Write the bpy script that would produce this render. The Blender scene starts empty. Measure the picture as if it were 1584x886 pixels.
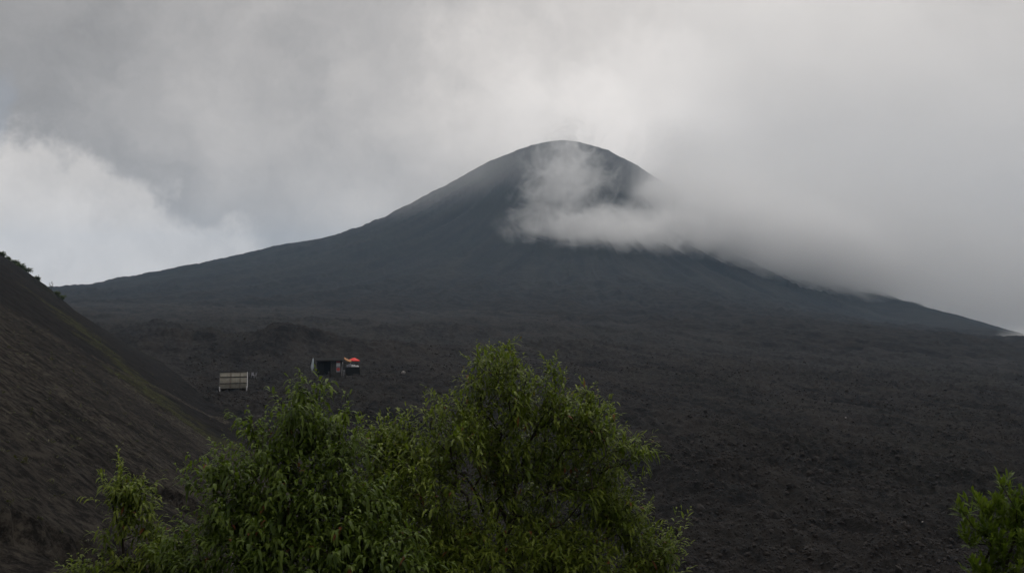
import bpy, math, random
import numpy as np

random.seed(7)
S = bpy.context.scene
COL = S.collection
R = math.radians
F_PX = 1408.0                      # focal length in pixels of the 1584 px wide photograph
HORIZON = 450.0

# ------------------------------------------------------------------ camera
cam_data = bpy.data.cameras.new('camera')
cam_data.sensor_width = 36.0
cam_data.lens = 36.0 * F_PX / 1584.0
cam_data.clip_start = 0.05
cam_data.clip_end = 40000.0
cam = bpy.data.objects.new('camera', cam_data)
cam.location = (0, 0, 0)
cam.rotation_euler = (R(90) + math.atan((HORIZON - 443.0) / F_PX), 0, 0)
COL.objects.link(cam)
S.camera = cam

# ------------------------------------------------------------------ sun, exposure, render settings
SUN_ELEV, SUN_AZ = 56.0, 8.0       # behind the summit, slightly to its right (azimuth from +Y towards +X)
sd = bpy.data.lights.new('sun', 'SUN')
sd.energy = 0.75
sd.angle = R(16)
sd.color = (1.0, 0.97, 0.92)
sun = bpy.data.objects.new('sun', sd)
sun.rotation_euler = (R(90 - SUN_ELEV), 0, R(180 - SUN_AZ))
COL.objects.link(sun)
S.view_settings.view_transform = 'Standard'
S.view_settings.look = 'None'
S.view_settings.exposure = 0.0
S.view_settings.gamma = 1.0
S.view_settings.use_curve_mapping = False
S.render.engine = 'CYCLES'
S.cycles.use_adaptive_sampling = True
S.cycles.adaptive_threshold = 0.02
S.cycles.use_denoising = True
S.cycles.max_bounces = 18
S.cycles.diffuse_bounces = 2
S.cycles.glossy_bounces = 2
S.cycles.transmission_bounces = 3
S.cycles.volume_bounces = 16
S.cycles.volume_step_rate = 1.0
S.cycles.volume_max_steps = 256


# ------------------------------------------------------------------ node helpers
class NT:
    """Small helper round a node tree: makes nodes and wires sockets or constants into them."""
    def __init__(s, tree):
        s.t = tree
        s.n = tree.nodes
        s.n.clear()

    def put(s, sock, v):
        if isinstance(v, bpy.types.NodeSocket):
            s.t.links.new(v, sock)
        elif v is not None:
            if isinstance(v, (int, float)) and hasattr(sock.default_value, '__len__'):
                sock.default_value = [v] * len(sock.default_value)
            else:
                sock.default_value = v

    def node(s, kind, **kw):
        nd = s.n.new(kind)
        for k, v in kw.items():
            setattr(nd, k, v)
        return nd

    def m(s, op, a, b=None, c=None, clamp=False):
        nd = s.node('ShaderNodeMath', operation=op, use_clamp=clamp)
        s.put(nd.inputs[0], a); s.put(nd.inputs[1], b); s.put(nd.inputs[2], c)
        return nd.outputs[0]

    def v(s, op, a, b=None, scale=None):
        nd = s.node('ShaderNodeVectorMath', operation=op)
        s.put(nd.inputs[0], a); s.put(nd.inputs[1], b)
        if scale is not None:
            s.put(nd.inputs['Scale'], scale)
        return nd.outputs['Value'] if op in ('DOT_PRODUCT', 'LENGTH', 'DISTANCE') else nd.outputs[0]

    def noise(s, vec, scale, detail=4, rough=0.55, dist=0.0, color=False):
        nd = s.node('ShaderNodeTexNoise')
        s.put(nd.inputs['Vector'], vec)
        nd.inputs['Scale'].default_value = scale
        nd.inputs['Detail'].default_value = detail
        nd.inputs['Roughness'].default_value = rough
        nd.inputs['Distortion'].default_value = dist
        return nd.outputs['Color' if color else 'Fac']

    def ramp(s, x, a, b, lo=0.0, hi=1.0):
        nd = s.node('ShaderNodeMapRange', interpolation_type='SMOOTHSTEP', clamp=True)
        s.put(nd.inputs[0], x); s.put(nd.inputs[1], a); s.put(nd.inputs[2], b)
        s.put(nd.inputs[3], lo); s.put(nd.inputs[4], hi)
        return nd.outputs[0]

    def mix(s, f, a, b):
        nd = s.node('ShaderNodeMix', data_type='RGBA')
        s.put(nd.inputs[0], f)
        s.put(nd.inputs[6], a if not isinstance(a, tuple) else (*a, 1)[:4])
        s.put(nd.inputs[7], b if not isinstance(b, tuple) else (*b, 1)[:4])
        return nd.outputs[2]

    def attr(s, name, out='Fac'):
        nd = s.node('ShaderNodeAttribute', attribute_name=name)
        return nd.outputs[out]


# ------------------------------------------------------------------ sky (world): Nishita behind a broken overcast
def direction(px, py):
    d = np.array([(px - 792.0) / F_PX, 1.0, (HORIZON - py) / F_PX])
    return d / np.linalg.norm(d)


def build_world():
    w = bpy.data.worlds.new('World')
    S.world = w
    w.use_nodes = True
    k = NT(w.node_tree)
    sky = k.node('ShaderNodeTexSky', sky_type='NISHITA', sun_disc=False)
    sky.sun_elevation = R(SUN_ELEV)
    sky.sun_rotation = R(SUN_AZ)
    sky.altitude = 2000
    sky.air_density = 1.0
    sky.dust_density = 1.5
    tc = k.node('ShaderNodeTexCoord').outputs['Generated']
    d0 = k.v('NORMALIZE', tc)
    # cloud billows: the direction is pushed about by noise before the cloud fields are read
    wn = k.v('SUBTRACT', k.noise(d0, 4.5, 7, 0.55, color=True), (0.5, 0.5, 0.5))
    wf = k.v('SUBTRACT', k.noise(d0, 13.0, 7, 0.62, color=True), (0.5, 0.5, 0.5))
    dw = k.v('ADD', k.v('ADD', d0, k.v('SCALE', wn, scale=0.16)), k.v('SCALE', wf, scale=0.10))

    def blob(px, py, sx, sy, rot=0.0, soft=1.0):
        """A soft elliptical cloud field round a direction of the sky; 1 at its centre, 0 at its rim."""
        d = direction(px, py)
        r = np.cross(d, (0, 0, 1)); r /= np.linalg.norm(r)
        u = np.cross(r, d)
        c, s_ = math.cos(R(rot)), math.sin(R(rot))
        a = (r * c + u * s_) / (sx / F_PX)
        b = (-r * s_ + u * c) / (sy / F_PX)
        ea = k.v('DOT_PRODUCT', dw, tuple(a)); eb = k.v('DOT_PRODUCT', dw, tuple(b))
        q = k.m('ADD', k.m('MULTIPLY', ea, ea), k.m('MULTIPLY', eb, eb))
        return k.m('EXPONENT', k.m('MULTIPLY', q, -1.0))

    base = k.m('MULTIPLY', k.m('SUBTRACT', k.noise(d0, 2.6, 6, 0.6), 0.5), 0.24)
    base = k.m('ADD', base, k.m('MULTIPLY', k.m('SUBTRACT', k.noise(dw, 6.0, 7, 0.62), 0.5), 0.36))
    base = k.m('ADD', base, k.m('MULTIPLY', k.m('SUBTRACT', k.noise(dw, 15.0, 6, 0.6), 0.5), 0.14))
    val = k.m('ADD', base, 0.51)
    for (px, py, sx, sy, rot, wgt) in SKY_BLOBS:
        val = k.m('ADD', val, k.m('MULTIPLY', blob(px, py, sx, sy, rot), wgt))
    # the sunlit cumulus low on the left, with a crisp edge
    cum = k.ramp(blob(60, 400, 330, 140, -14), 0.27, 0.44)
    tex = k.noise(dw, 9.0, 7, 0.62)
    val = k.m('ADD', val, k.m('MULTIPLY', cum, k.m('MULTIPLY_ADD', k.m('SUBTRACT', tex, 0.5), 0.38, 0.27)))
    # brighter overhead, darker towards the ground behind
    up = k.node('ShaderNodeSeparateXYZ'); k.put(up.inputs[0], d0)
    val = k.m('ADD', val, k.ramp(up.outputs[2], 0.35, 0.9, 0.0, ZENITH))
    val = k.m('MAXIMUM', val, 0.16)
    tint = k.mix(k.ramp(val, 0.25, 0.7), (1.015, 0.985, 0.972), (1.045, 0.99, 0.945))
    cloud = k.v('MULTIPLY', k.v('SCALE', tint, scale=val), (10.0, 10.0, 10.0))      # over the strength below
    gap = k.ramp(blob(-10, 190, 40, 60, 0), 0.3, 0.9, 0.0, 0.10)
    col = k.mix(k.m('ADD', gap, 0.01), cloud, sky.outputs[0])
    bg = k.node('ShaderNodeBackground')
    k.put(bg.inputs[0], col)
    bg.inputs[1].default_value = 0.10
    out = k.node('ShaderNodeOutputWorld')
    k.t.links.new(bg.outputs[0], out.inputs[0])
    w.cycles.sampling_method = 'MANUAL'
    w.cycles.sample_map_resolution = 512


ZENITH = 0.30
SKY_BLOBS = [            # cloud masses: centre (in photo pixels, turned into a direction), extent, tilt, brightness
    (-20, 40, 420, 200, 0, -0.17),
    (110, 235, 260, 75, -18, -0.06),
    (330, 320, 240, 80, -25, -0.04),
    (800, 150, 140, 170, 10, 0.24),
    (1090, 70, 260, 180, 35, 0.29),
    (700, 0, 420, 50, 0, -0.05),
    (1450, 120, 380, 330, 0, 0.16),
    (560, 330, 120, 60, 15, 0.08),
]
build_world()


# ------------------------------------------------------------------ object helpers
def tag(o, label=None, cat=None, group=None, kind=None):
    if label: o['label'] = label
    if cat: o['category'] = cat
    if group: o['group'] = group
    if kind: o['kind'] = kind
    return o


def empty(name, loc, rz=0.0, **kw):
    o = bpy.data.objects.new(name, None)
    o.empty_display_size = 0.2
    o.location = loc
    o.rotation_euler = (0, 0, rz)
    COL.objects.link(o)
    return tag(o, **kw)


def link(name, mesh, parent=None, **kw):
    o = bpy.data.objects.new(name, mesh)
    COL.objects.link(o)
    if parent is not None:
        o.parent = parent
    return tag(o, **kw)


def np_mesh(name, verts, faces, mat, smooth=True, attrs=None, ngon=4):
    """A mesh from numpy arrays; every face has ngon corners (or faces is a list of arrays of mixed size)."""
    me = bpy.data.meshes.new(name)
    verts = np.asarray(verts, np.float32)
    groups = faces if isinstance(faces, list) else [faces]
    groups = [np.asarray(f, np.int32) for f in groups if len(f)]
    nloop = sum(f.size for f in groups); nface = sum(len(f) for f in groups)
    me.vertices.add(len(verts)); me.vertices.foreach_set('co', verts.ravel())
    me.loops.add(nloop); me.loops.foreach_set('vertex_index', np.concatenate([f.ravel() for f in groups]))
    me.polygons.add(nface)
    tot = np.concatenate([np.full(len(f), f.shape[1], np.int32) for f in groups])
    me.polygons.foreach_set('loop_start', np.concatenate([[0], np.cumsum(tot)[:-1]]).astype(np.int32))
    me.polygons.foreach_set('use_smooth', np.full(nface, smooth))
    me.update(calc_edges=True)
    for nm, arr in (attrs or {}).items():
        a = me.attributes.new(nm, 'FLOAT', 'POINT')
        a.data.foreach_set('value', np.asarray(arr, np.float32))
    if mat: me.materials.append(mat)
    return me


#TERRAIN_BEGIN
def _hash(ix, iy, seed):
    h = (ix.astype(np.uint32) * np.uint32(374761393) + iy.astype(np.uint32) * np.uint32(668265263)
         + np.uint32((seed * 2246822519) & 0xffffffff))
    h = (h ^ (h >> np.uint32(13))) * np.uint32(1274126177)
    h = h ^ (h >> np.uint32(16))
    return (h & np.uint32(0xffff)).astype(np.float32) / np.float32(65535.0)


def vnoise(x, y, seed=0):
    """Value noise, -1..1"""
    x = np.asarray(x, np.float32); y = np.asarray(y, np.float32)
    fx = np.floor(x); fy = np.floor(y)
    ix = fx.astype(np.int64).astype(np.uint32); iy = fy.astype(np.int64).astype(np.uint32)
    u = x - fx; v = y - fy
    u = u * u * u * (u * (u * 6 - 15) + 10); v = v * v * v * (v * (v * 6 - 15) + 10)
    one = np.uint32(1)
    a = _hash(ix, iy, seed); b = _hash(ix + one, iy, seed)
    c = _hash(ix, iy + one, seed); d = _hash(ix + one, iy + one, seed)
    return ((a * (1 - u) + b * u) * (1 - v) + (c * (1 - u) + d * u) * v) * 2 - 1


def fbm(x, y, seed=0, octv=4, gain=0.5, ridge=False):
    s = 0.0; a = 1.0; t = 0.0
    for i in range(octv):
        n = vnoise(x * (2.03 ** i) + 17.3 * i, y * (2.03 ** i) - 9.1 * i, seed + i * 31)
        s = s + a * ((1 - 2 * np.abs(n)) if ridge else n)
        t += a; a *= gain
    return s / t


def sstep(a, b, x):
    t = np.clip((x - a) / (b - a), 0, 1)
    return t * t * (3 - 2 * t)


def smax(a, b, k):
    return 0.5 * (a + b + np.sqrt((a - b) ** 2 + k * k))


AXIS = (83.0, 1500.0)
PROFILE = {       # height of the cone's flank against distance from its axis, by bearing (degrees; 0 = +X, -90 = towards the camera)
    180: ([0, 21, 53, 85, 128, 181, 234, 288, 341, 373, 447, 522, 586, 650, 692, 724, 767, 831, 950, 1200, 1700, 4000],
          [247, 246, 238, 226, 208, 177, 149, 119, 99, 89, 77, 58, 41, 23, 17, 8, 2, -4, -16, -50, -110, -250]),
    -135: ([0, 21, 53, 85, 128, 181, 234, 288, 341, 400, 500, 600, 700, 800, 950, 1200, 1700, 4000],
           [247, 246, 238, 226, 205, 173, 144, 114, 90, 67, 40, 19, 4, -8, -18, -20, -20, -60]),
    -90: ([0, 21, 50, 100, 150, 200, 300, 400, 500, 600, 700, 800, 950, 1200, 4000],
          [247, 246, 240, 215, 187, 159, 108, 66, 36, 13, -2, -12, -20, -24, -30]),
    -50: ([0, 16, 32, 75, 117, 154, 220, 302, 407, 507, 580, 639, 709, 800, 1000, 1500, 4000],
          [247, 246, 243, 229, 206, 181, 143, 97, 41, -1, -22, -42, -58, -66, -76, -112, -200]),
    0: ([0, 16, 32, 75, 117, 154, 220, 302, 407, 507, 709, 1000, 2000, 4000],
        [247, 246, 243, 229, 206, 181, 136, 82, 16, -44, -130, -195, -260, -320]),
    90: ([0, 20, 60, 120, 300, 600, 1000, 4000],
         [250, 249, 235, 190, 70, -60, -150, -320]),
}
_KEYS = [-180, -135, -90, -50, 0, 90, 180]
HX, HY = 0.6825, 0.315             # gradient of the ash hillside the camera stands on


def cone(x, y):
    dx = x - AXIS[0]; dy = y - AXIS[1]
    r = np.hypot(dx, dy); th = np.degrees(np.arctan2(dy, dx))
    out = np.zeros_like(r)
    for a, b in zip(_KEYS[:-1], _KEYS[1:]):
        ms = (th >= a) & (th <= b)
        if not ms.any(): continue
        pa = PROFILE[180 if a == -180 else a]; pb = PROFILE[b]
        t = sstep(a, b, th[ms])
        out[ms] = np.interp(r[ms], *pa) * (1 - t) + np.interp(r[ms], *pb) * t
    return out, r, th


def terrain(x, y):
    """Heights and surface masks of the whole land. The camera is at the origin, looking along +Y."""
    x = np.asarray(x, np.float64); y = np.asarray(y, np.float64)
    rc = np.hypot(x, y)
    # lava field
    xp = np.where(x > -10, (x + 10), 0) ; xp = np.sqrt(xp * xp + 400) - 20
    fld = -15.6 - 0.083 * np.minimum(xp, 900) - 0.006 * np.clip(y - 150, 0, 700) + 0.02 * np.clip(-60 - x, 0, 200)
    fld = np.where(y < 100, fld, fld)
    for (mx, my, sx, sy, h) in MOUNDS:
        q = ((x - mx) / sx) ** 2 + ((y - my) / sy) ** 2
        fld = fld + h * np.exp(-q) * (1 + 0.35 * fbm(x / 9, y / 9, 91, 3))
    near = 1 - sstep(250, 700, rc)
    fx = x * 0.34 - y * 0.94; fy = x * 0.94 + y * 0.34            # along / across the flow ridges
    wv = 2.2 * fbm(x / 60, y / 60, 5, 2)
    rough = 1.5 * fbm(fx / 60, fy / 13 + wv, 11, 3, ridge=True) + 0.75 * fbm(fx / 11, fy / 6, 12, 4, 0.6, ridge=True)
    rough = 0.8 * rough + 0.5 * fbm(x / 2.3, y / 2.3, 13, 3, 0.6, ridge=True) + 0.28 * vnoise(x / 0.8, y / 0.8, 14)
    patch = 0.65 + 0.35 * fbm(x / 40, y / 40, 15, 3)
    tongue = fbm(fx / 130 + 0.3 * wv, fy / 26 + 0.5 * wv, 17, 4, 0.55, ridge=True)
    rough = 1.55 * rough + tongue * (1.4 + 2.6 * sstep(150, 420, rc))
    fld = fld + rough * patch * (0.45 + 0.55 * near)
    # volcano
    con, r, th = cone(x, y)
    thr = np.radians(th)
    gul = fbm(thr * 26 + 0.8 * fbm(r / 260, thr * 4, 22, 2), r / 420, 21, 4, 0.6)
    con = con + gul * np.clip(r / 300, 0, 1) * 9.0 * np.clip((1200 - r) / 500, 0, 1)
    con = con + fbm(x / 26, y / 26, 23, 4, 0.6) * 2.6 * sstep(340, 460, r) + fbm(x / 9, y / 9, 24, 3, 0.6) * 0.9 * sstep(120, 500, r)
    con = con + 0.5 * fbm(x / 14, y / 14, 25, 3) + tongue * 5.0 * sstep(520, 800, r)
    wc = sstep(1010, 880, r)                      # where the cone's own slope takes over from the lava
    base = smax(fld, con, 10.0) - 2.5
    base = np.where(r > 1250, np.maximum(fld, -400), base)
    t = sstep(1250, 1050, r)
    base = fld * (1 - t) + (smax(fld, con, 12.0) - 1.0) * t
    # beyond the volcano the land falls away
    base = base - 0.12 * np.clip(y - 1700, 0, 2500)
    # long spur running from the right flank towards the viewer
    sd_ = np.full(x.shape, 1e9); sz = np.zeros(x.shape)
    for (ax, ay, az), (bx, by, bz) in zip(SPUR[:-1], SPUR[1:]):
        ex, ey = bx - ax, by - ay
        u = np.clip(((x - ax) * ex + (y - ay) * ey) / (ex * ex + ey * ey), 0, 1)
        d = np.hypot(x - ax - u * ex, y - ay - u * ey)
        mk = d < sd_
        sd_ = np.where(mk, d, sd_); sz = np.where(mk, az + (bz - az) * u, sz)
    spur = sz - 3.5 - 0.30 * (np.sqrt(sd_ ** 2 + 625) - 25) + 1.6 * fbm(x / 30, y / 30, 27, 4, 0.6)
    base = smax(base, spur, 6.0)
    # ash hillside
    yc = 190 + 34 * sstep(-97, -107, x) + 9 * fbm(x / 25, y / 60, 31, 2)
    pl = -5.19 - HX * x - HY * y
    pl = np.minimum(pl, 45 + 0.1 * pl)
    over = y - yc
    pl = pl - 0.95 * 0.5 * (over + np.sqrt(over * over + 60)) 
    bx = x * 0.8 - y * 0.6; by = x * 0.6 + y * 0.8               # along / across the rills
    pl = pl + 0.5 * fbm(bx / 45, by / 12, 32, 3) + 0.13 * fbm(bx / 10, by / 2.6, 33, 4, 0.65, ridge=True)
    pl = pl + 0.11 * fbm(bx / 1.5, by / 0.8, 34, 3, 0.6) * np.clip(rc / 18, 0.3, 1)
    pl = pl + 0.5 * sstep(150, 190, y) * fbm(x / 6, y / 6, 35, 3, 0.6)
    for (pts, depth) in LEDGES:
        (ax, ay), (bx2, by2) = pts
        ex, ey = bx2 - ax, by2 - ay; L = math.hypot(ex, ey); ex /= L; ey /= L
        s = (x - ax) * ex + (y - ay) * ey
        dd = (x - ax) * ey - (y - ay) * ex + 0.5 * vnoise(s / 1.1, s * 0 + 3.3, 36) + 0.18 * vnoise(s / 0.3, s * 0, 37)
        wdt = sstep(-0.6, 0.6, s) * sstep(L + 0.6, L - 0.6, s)
        pl = pl - depth * wdt * sstep(0.0, 0.10, dd) * sstep(2.6, 0.2, dd)
    z = smax(base, pl, 3.0)
    hill = sstep(-1.2, 0.9, pl - base)
    # bank under the camera
    bank = -1.75 + 0.1 * fbm(x / 1.5, y / 1.5, 41, 3)
    tb = sstep(9.0, 2.6, rc)
    z = z * (1 - tb) + np.maximum(z, bank) * tb
    cone_w = t * sstep(-3.0, 3.0, con - fld) * (1 - hill)
    return z, hill, cone_w, near * (1 - hill)


MOUNDS = [(-53, 212, 15, 12, 4.6), (-36, 216, 22, 12, 3.0), (-72, 226, 18, 12, 4.4), (-95, 240, 22, 12, 3.0), (-22, 330, 26, 14, 3.5),
          (-150, 300, 40, 20, 3.0), (-62, 178, 10, 8, 0.9), (20, 260, 35, 16, 2.0)]
SPUR = [(430, 1110, -2), (443, 1071, -10), (420, 900, -26), (380, 720, -31), (330, 560, -34), (300, 420, -38)]
LEDGES = [(((-9.2, 14.2), (-8.2, 21.5)), 0.5), (((-12.0, 28.8), (-10.2, 34.0)), 0.6)]
#TERRAIN_END


def H(x, y):
    return float(terrain(np.array([x]), np.array([y]))[0][0])


_ray_t = np.geomspace(14, 1800, 6000)


def on_ground(px, py, lo=14.0):
    """The spot of land that the photograph shows at a pixel."""
    tx, tz = (px - 792.0) / F_PX, (HORIZON - py) / F_PX
    ts = _ray_t[_ray_t > lo]
    g = terrain(tx * ts, ts)[0] - tz * ts
    i = int(np.argmax(g >= 0))
    return float(tx * ts[i]), float(ts[i]), float(g[i] + tz * ts[i])


# ------------------------------------------------------------------ materials
def material(name):
    m = bpy.data.materials.new(name)
    m.use_nodes = True
    return m, NT(m.node_tree)


def finish(k, base, rough=0.9, bump=None, bump_dist=0.1, spec=0.3, strength=1.0, translucent=None):
    p = k.node('ShaderNodeBsdfPrincipled')
    k.put(p.inputs['Base Color'], base if not isinstance(base, tuple) else (*base, 1)[:4])
    k.put(p.inputs['Roughness'], rough)
    k.put(p.inputs['Specular IOR Level'], spec)
    if bump is not None:
        b = k.node('ShaderNodeBump')
        b.inputs['Strength'].default_value = strength
        b.inputs['Distance'].default_value = bump_dist
        k.put(b.inputs['Height'], bump)
        k.put(p.inputs['Normal'], b.outputs[0])
    out = k.node('ShaderNodeOutputMaterial')
    sh = p.outputs[0]
    if translucent is not None:
        t = k.node('ShaderNodeBsdfTranslucent')
        k.put(t.inputs[0], translucent[1])
        mx = k.node('ShaderNodeMixShader')
        mx.inputs[0].default_value = translucent[0]
        k.t.links.new(sh, mx.inputs[1]); k.t.links.new(t.outputs[0], mx.inputs[2])
        sh = mx.outputs[0]
    k.t.links.new(sh, out.inputs[0])


def position(k):
    return k.node('ShaderNodeNewGeometry').outputs['Position']


def mat_lava():
    m, k = material('black_lava')
    p = position(k)
    big = k.noise(p, 0.03, 4, 0.6)
    mid = k.noise(p, 0.22, 5, 0.65)
    fine = k.noise(p, 1.3, 7, 0.78)
    c = k.mix(k.ramp(mid, 0.35, 0.68), (0.0122, 0.0117, 0.0122), (0.0279, 0.0246, 0.0229))
    c = k.mix(k.m('MULTIPLY', k.ramp(big, 0.48, 0.66), 0.5), c, (0.0257, 0.0246, 0.0190))
    c = k.mix(k.m('MULTIPLY', k.ramp(fine, 0.52, 0.66), 0.8), c, (0.0418, 0.0380, 0.0346))
    c = k.mix(k.m('MULTIPLY', k.ramp(fine, 0.48, 0.36), 0.8), c, (0.0067, 0.0067, 0.0073))
    mp = k.node('ShaderNodeMapping', vector_type='TEXTURE')
    mp.inputs['Rotation'].default_value = (0, 0, math.atan2(-0.94, 0.34))
    mp.inputs['Scale'].default_value = (5.0, 1.0, 1.0)
    k.put(mp.inputs[0], k.v('ADD', p, k.v('SCALE', k.noise(p, 0.03, 3, 0.5, color=True), scale=14.0)))
    flow = k.noise(mp.outputs[0], 0.16, 7, 0.68)
    c = k.mix(k.m('MULTIPLY', k.ramp(flow, 0.50, 0.62), 0.75), c, (0.0350, 0.0305, 0.0275))
    c = k.mix(k.m('MULTIPLY', k.ramp(flow, 0.48, 0.38), 0.8), c, (0.0085, 0.0082, 0.0085))
    h = k.m('ADD', k.m('MULTIPLY', mid, 0.35), k.m('MULTIPLY', fine, 0.6))
    finish(k, c, 0.95, h, 1.6, 0.15)
    return m


def mat_mountain():
    m, k = material('cinder_slope')
    p = position(k)
    # streaks run down the cone: coordinates by bearing round its axis
    rel = k.v('SUBTRACT', p, (AXIS[0], AXIS[1], 0))
    sx = k.node('ShaderNodeSeparateXYZ'); k.put(sx.inputs[0], rel)
    ang = k.m('ARCTAN2', sx.outputs[0], k.m('MULTIPLY', sx.outputs[1], -1))
    rad = k.m('SQRT', k.m('ADD', k.m('POWER', sx.outputs[0], 2), k.m('POWER', sx.outputs[1], 2)))
    cv = k.node('ShaderNodeCombineXYZ')
    k.put(cv.inputs[0], k.m('MULTIPLY', ang, 12)); k.put(cv.inputs[1], k.m('MULTIPLY', rad, 0.004))
    streak = k.noise(cv.outputs[0], 1.4, 6, 0.65, 0.3)
    mott = k.noise(p, 0.02, 5, 0.6)
    veg = k.noise(p, 0.09, 5, 0.7)
    c = k.mix(k.ramp(streak, 0.40, 0.62), (0.0136, 0.0136, 0.0145), (0.0271, 0.0257, 0.0242))
    c = k.mix(k.m('MULTIPLY', k.ramp(mott, 0.45, 0.65), 0.5), c, (0.0174, 0.0193, 0.0130))
    c = k.mix(k.m('MULTIPLY', k.ramp(veg, 0.55, 0.7), k.m('MULTIPLY', k.ramp(rad, 330, 480), 0.6)), c, (0.0097, 0.0126, 0.0068))
    low = k.ramp(k.m('MULTIPLY_ADD', k.m('SUBTRACT', mott, 0.5), 900, rad), 480, 980)
    lav = k.noise(p, 0.16, 6, 0.7)
    c = k.mix(k.m('MULTIPLY', low, 0.85), c, k.mix(k.ramp(lav, 0.38, 0.64), (0.0086, 0.0082, 0.0082), (0.0257, 0.0222, 0.0204)))
    h = k.m('ADD', k.m('MULTIPLY', streak, 1.0), k.m('MULTIPLY', veg, 0.4))
    finish(k, c, 0.95, h, 3.0, 0.05)
    return m


def mat_hill():
    m, k = material('ash_slope')
    p = position(k)
    dry = k.attr('dry'); green = k.attr('green')
    mp = k.node('ShaderNodeMapping', vector_type='TEXTURE')
    mp.inputs['Rotation'].default_value = (0, 0, math.atan2(-0.6, 0.8))
    mp.inputs['Scale'].default_value = (1.9, 1.0, 1.2)
    k.put(mp.inputs[0], p)
    rill = k.noise(mp.outputs[0], 0.8, 8, 0.74)
    grain = k.noise(p, 2.6, 8, 0.78)
    fine = k.noise(p, 7.0, 6, 0.7)
    med = k.noise(p, 0.22, 5, 0.62)
    sand = k.mix(k.ramp(rill, 0.36, 0.64), (0.0084, 0.0080, 0.0084), (0.0148, 0.0136, 0.0132))
    stub = k.mix(k.ramp(grain, 0.40, 0.62), (0.0173, 0.0159, 0.0149), (0.0864, 0.0762, 0.0636))
    stub = k.mix(k.m('MULTIPLY', k.ramp(rill, 0.46, 0.36), 0.7), stub, (0.0096, 0.0092, 0.0092))
    c = k.mix(dry, sand, stub)
    c = k.mix(k.m('MULTIPLY', green, k.ramp(grain, 0.40, 0.58)), c, (0.0496, 0.0528, 0.0176))
    c = k.mix(k.m('MULTIPLY', k.ramp(med, 0.50, 0.38), 0.65), c, (0.0076, 0.0072, 0.0074))
    h = k.m('ADD', k.m('MULTIPLY', rill, 0.35), k.m('MULTIPLY', k.m('ADD', grain, k.m('MULTIPLY', fine, 0.4)), k.m('MULTIPLY_ADD', dry, 0.6, 0.08)))
    finish(k, c, 0.97, h, 0.45, 0.05)
    return m


def mat_leaf(name, dark, light, trans=0.35):
    m, k = material(name)
    t = k.attr('tint'); red = k.attr('red')
    c = k.mix(t, dark, light)
    c = k.mix(red, c, (0.16, 0.045, 0.022))
    n = k.noise(position(k), 14.0, 2, 0.5)
    c = k.mix(k.m('MULTIPLY', k.ramp(n, 0.4, 0.7), 0.3), c, dark)
    tr = k.mix(0.6, c, (0.17, 0.26, 0.018))
    finish(k, c, 0.5, None, 0, 0.22, translucent=(trans, tr))
    return m


def mat_bark(name, a, b):
    m, k = material(name)
    p = position(k)
    n = k.noise(k.v('MULTIPLY', p, (1, 1, 0.25)), 22, 5, 0.65)
    finish(k, k.mix(k.ramp(n, 0.3, 0.7), a, b), 0.9, n, 0.01, 0.2)
    return m


def mat_plain(name, col, rough=0.7, dirt=0.25, scale=3.0, spec=0.3):
    m, k = material(name)
    n = k.noise(position(k), scale, 5, 0.65)
    d = tuple(c * 0.55 for c in col)
    c = k.mix(k.m('MULTIPLY', k.ramp(n, 0.45, 0.7), dirt * 2), col, d)
    finish(k, c, rough, n, 0.01, spec)
    return m


M = dict(
    lava=mat_lava(), mountain=mat_mountain(), hill=mat_hill(),
    rubble=mat_plain('clinker', (0.034, 0.0305, 0.0290), 0.95, 0.4, 1.5, 0.15),
    leaf_dark=mat_leaf('dark_green_leaf', (0.033, 0.060, 0.008), (0.145, 0.200, 0.028)),
    leaf_light=mat_leaf('yellow_green_leaf', (0.052, 0.082, 0.009), (0.195, 0.235, 0.030)),
    leaf_bright=mat_leaf('fresh_green_leaf', (0.032, 0.070, 0.008), (0.140, 0.190, 0.018)),
    bark=mat_bark('grey_bark', (0.022, 0.018, 0.015), (0.060, 0.050, 0.042)),
    twig=mat_bark('brown_twig', (0.020, 0.016, 0.012), (0.050, 0.040, 0.030)),
    grass=mat_leaf('dry_grass_blade', (0.036, 0.040, 0.014), (0.085, 0.072, 0.045), 0.1),
    scrub=mat_leaf('scrub_leaf', (0.016, 0.022, 0.010), (0.040, 0.050, 0.020)),
    sheet=mat_plain('weathered_roof_sheet', (0.150, 0.143, 0.120), 0.8, 0.35, 1.2, 0.1),
    sheet_old=mat_plain('brownish_roof_sheet', (0.110, 0.093, 0.077), 0.8, 0.4, 1.5, 0.1),
    pale_wood=mat_plain('pale_painted_wood', (0.52, 0.50, 0.48), 0.7, 0.15),
    dark_wood=mat_plain('dark_wood', (0.026, 0.024, 0.022), 0.9, 0.3, 3.0, 0.05),
    plank=mat_plain('grey_plank', (0.055, 0.053, 0.049), 0.85, 0.35, 2.0),
    tarp=mat_plain('dark_green_tarpaulin', (0.019, 0.0195, 0.0192), 0.9, 0.3, 3.0, 0.05),
    white=mat_plain('white_plastic', (0.55, 0.55, 0.57), 0.5, 0.12),
    red=mat_plain('red_canvas', (0.72, 0.030, 0.020), 0.65, 0.06),
    red_print=mat_plain('red_print', (0.50, 0.085, 0.075), 0.7, 0.2, 5.0),
    orange=mat_plain('faded_orange_canvas', (0.36, 0.17, 0.065), 0.75, 0.2),
    bluewhite=mat_plain('pale_blue_canvas', (0.50, 0.60, 0.68), 0.7, 0.12),
    metal=mat_plain('grey_metal', (0.30, 0.30, 0.31), 0.5, 0.2, 4.0, 0.5),
    goods=mat_plain('grey_goods', (0.24, 0.24, 0.27), 0.6, 0.35, 6.0),
    pale_rock=mat_plain('pale_rock', (0.46, 0.42, 0.40), 0.9, 0.25, 2.0),
)


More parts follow.
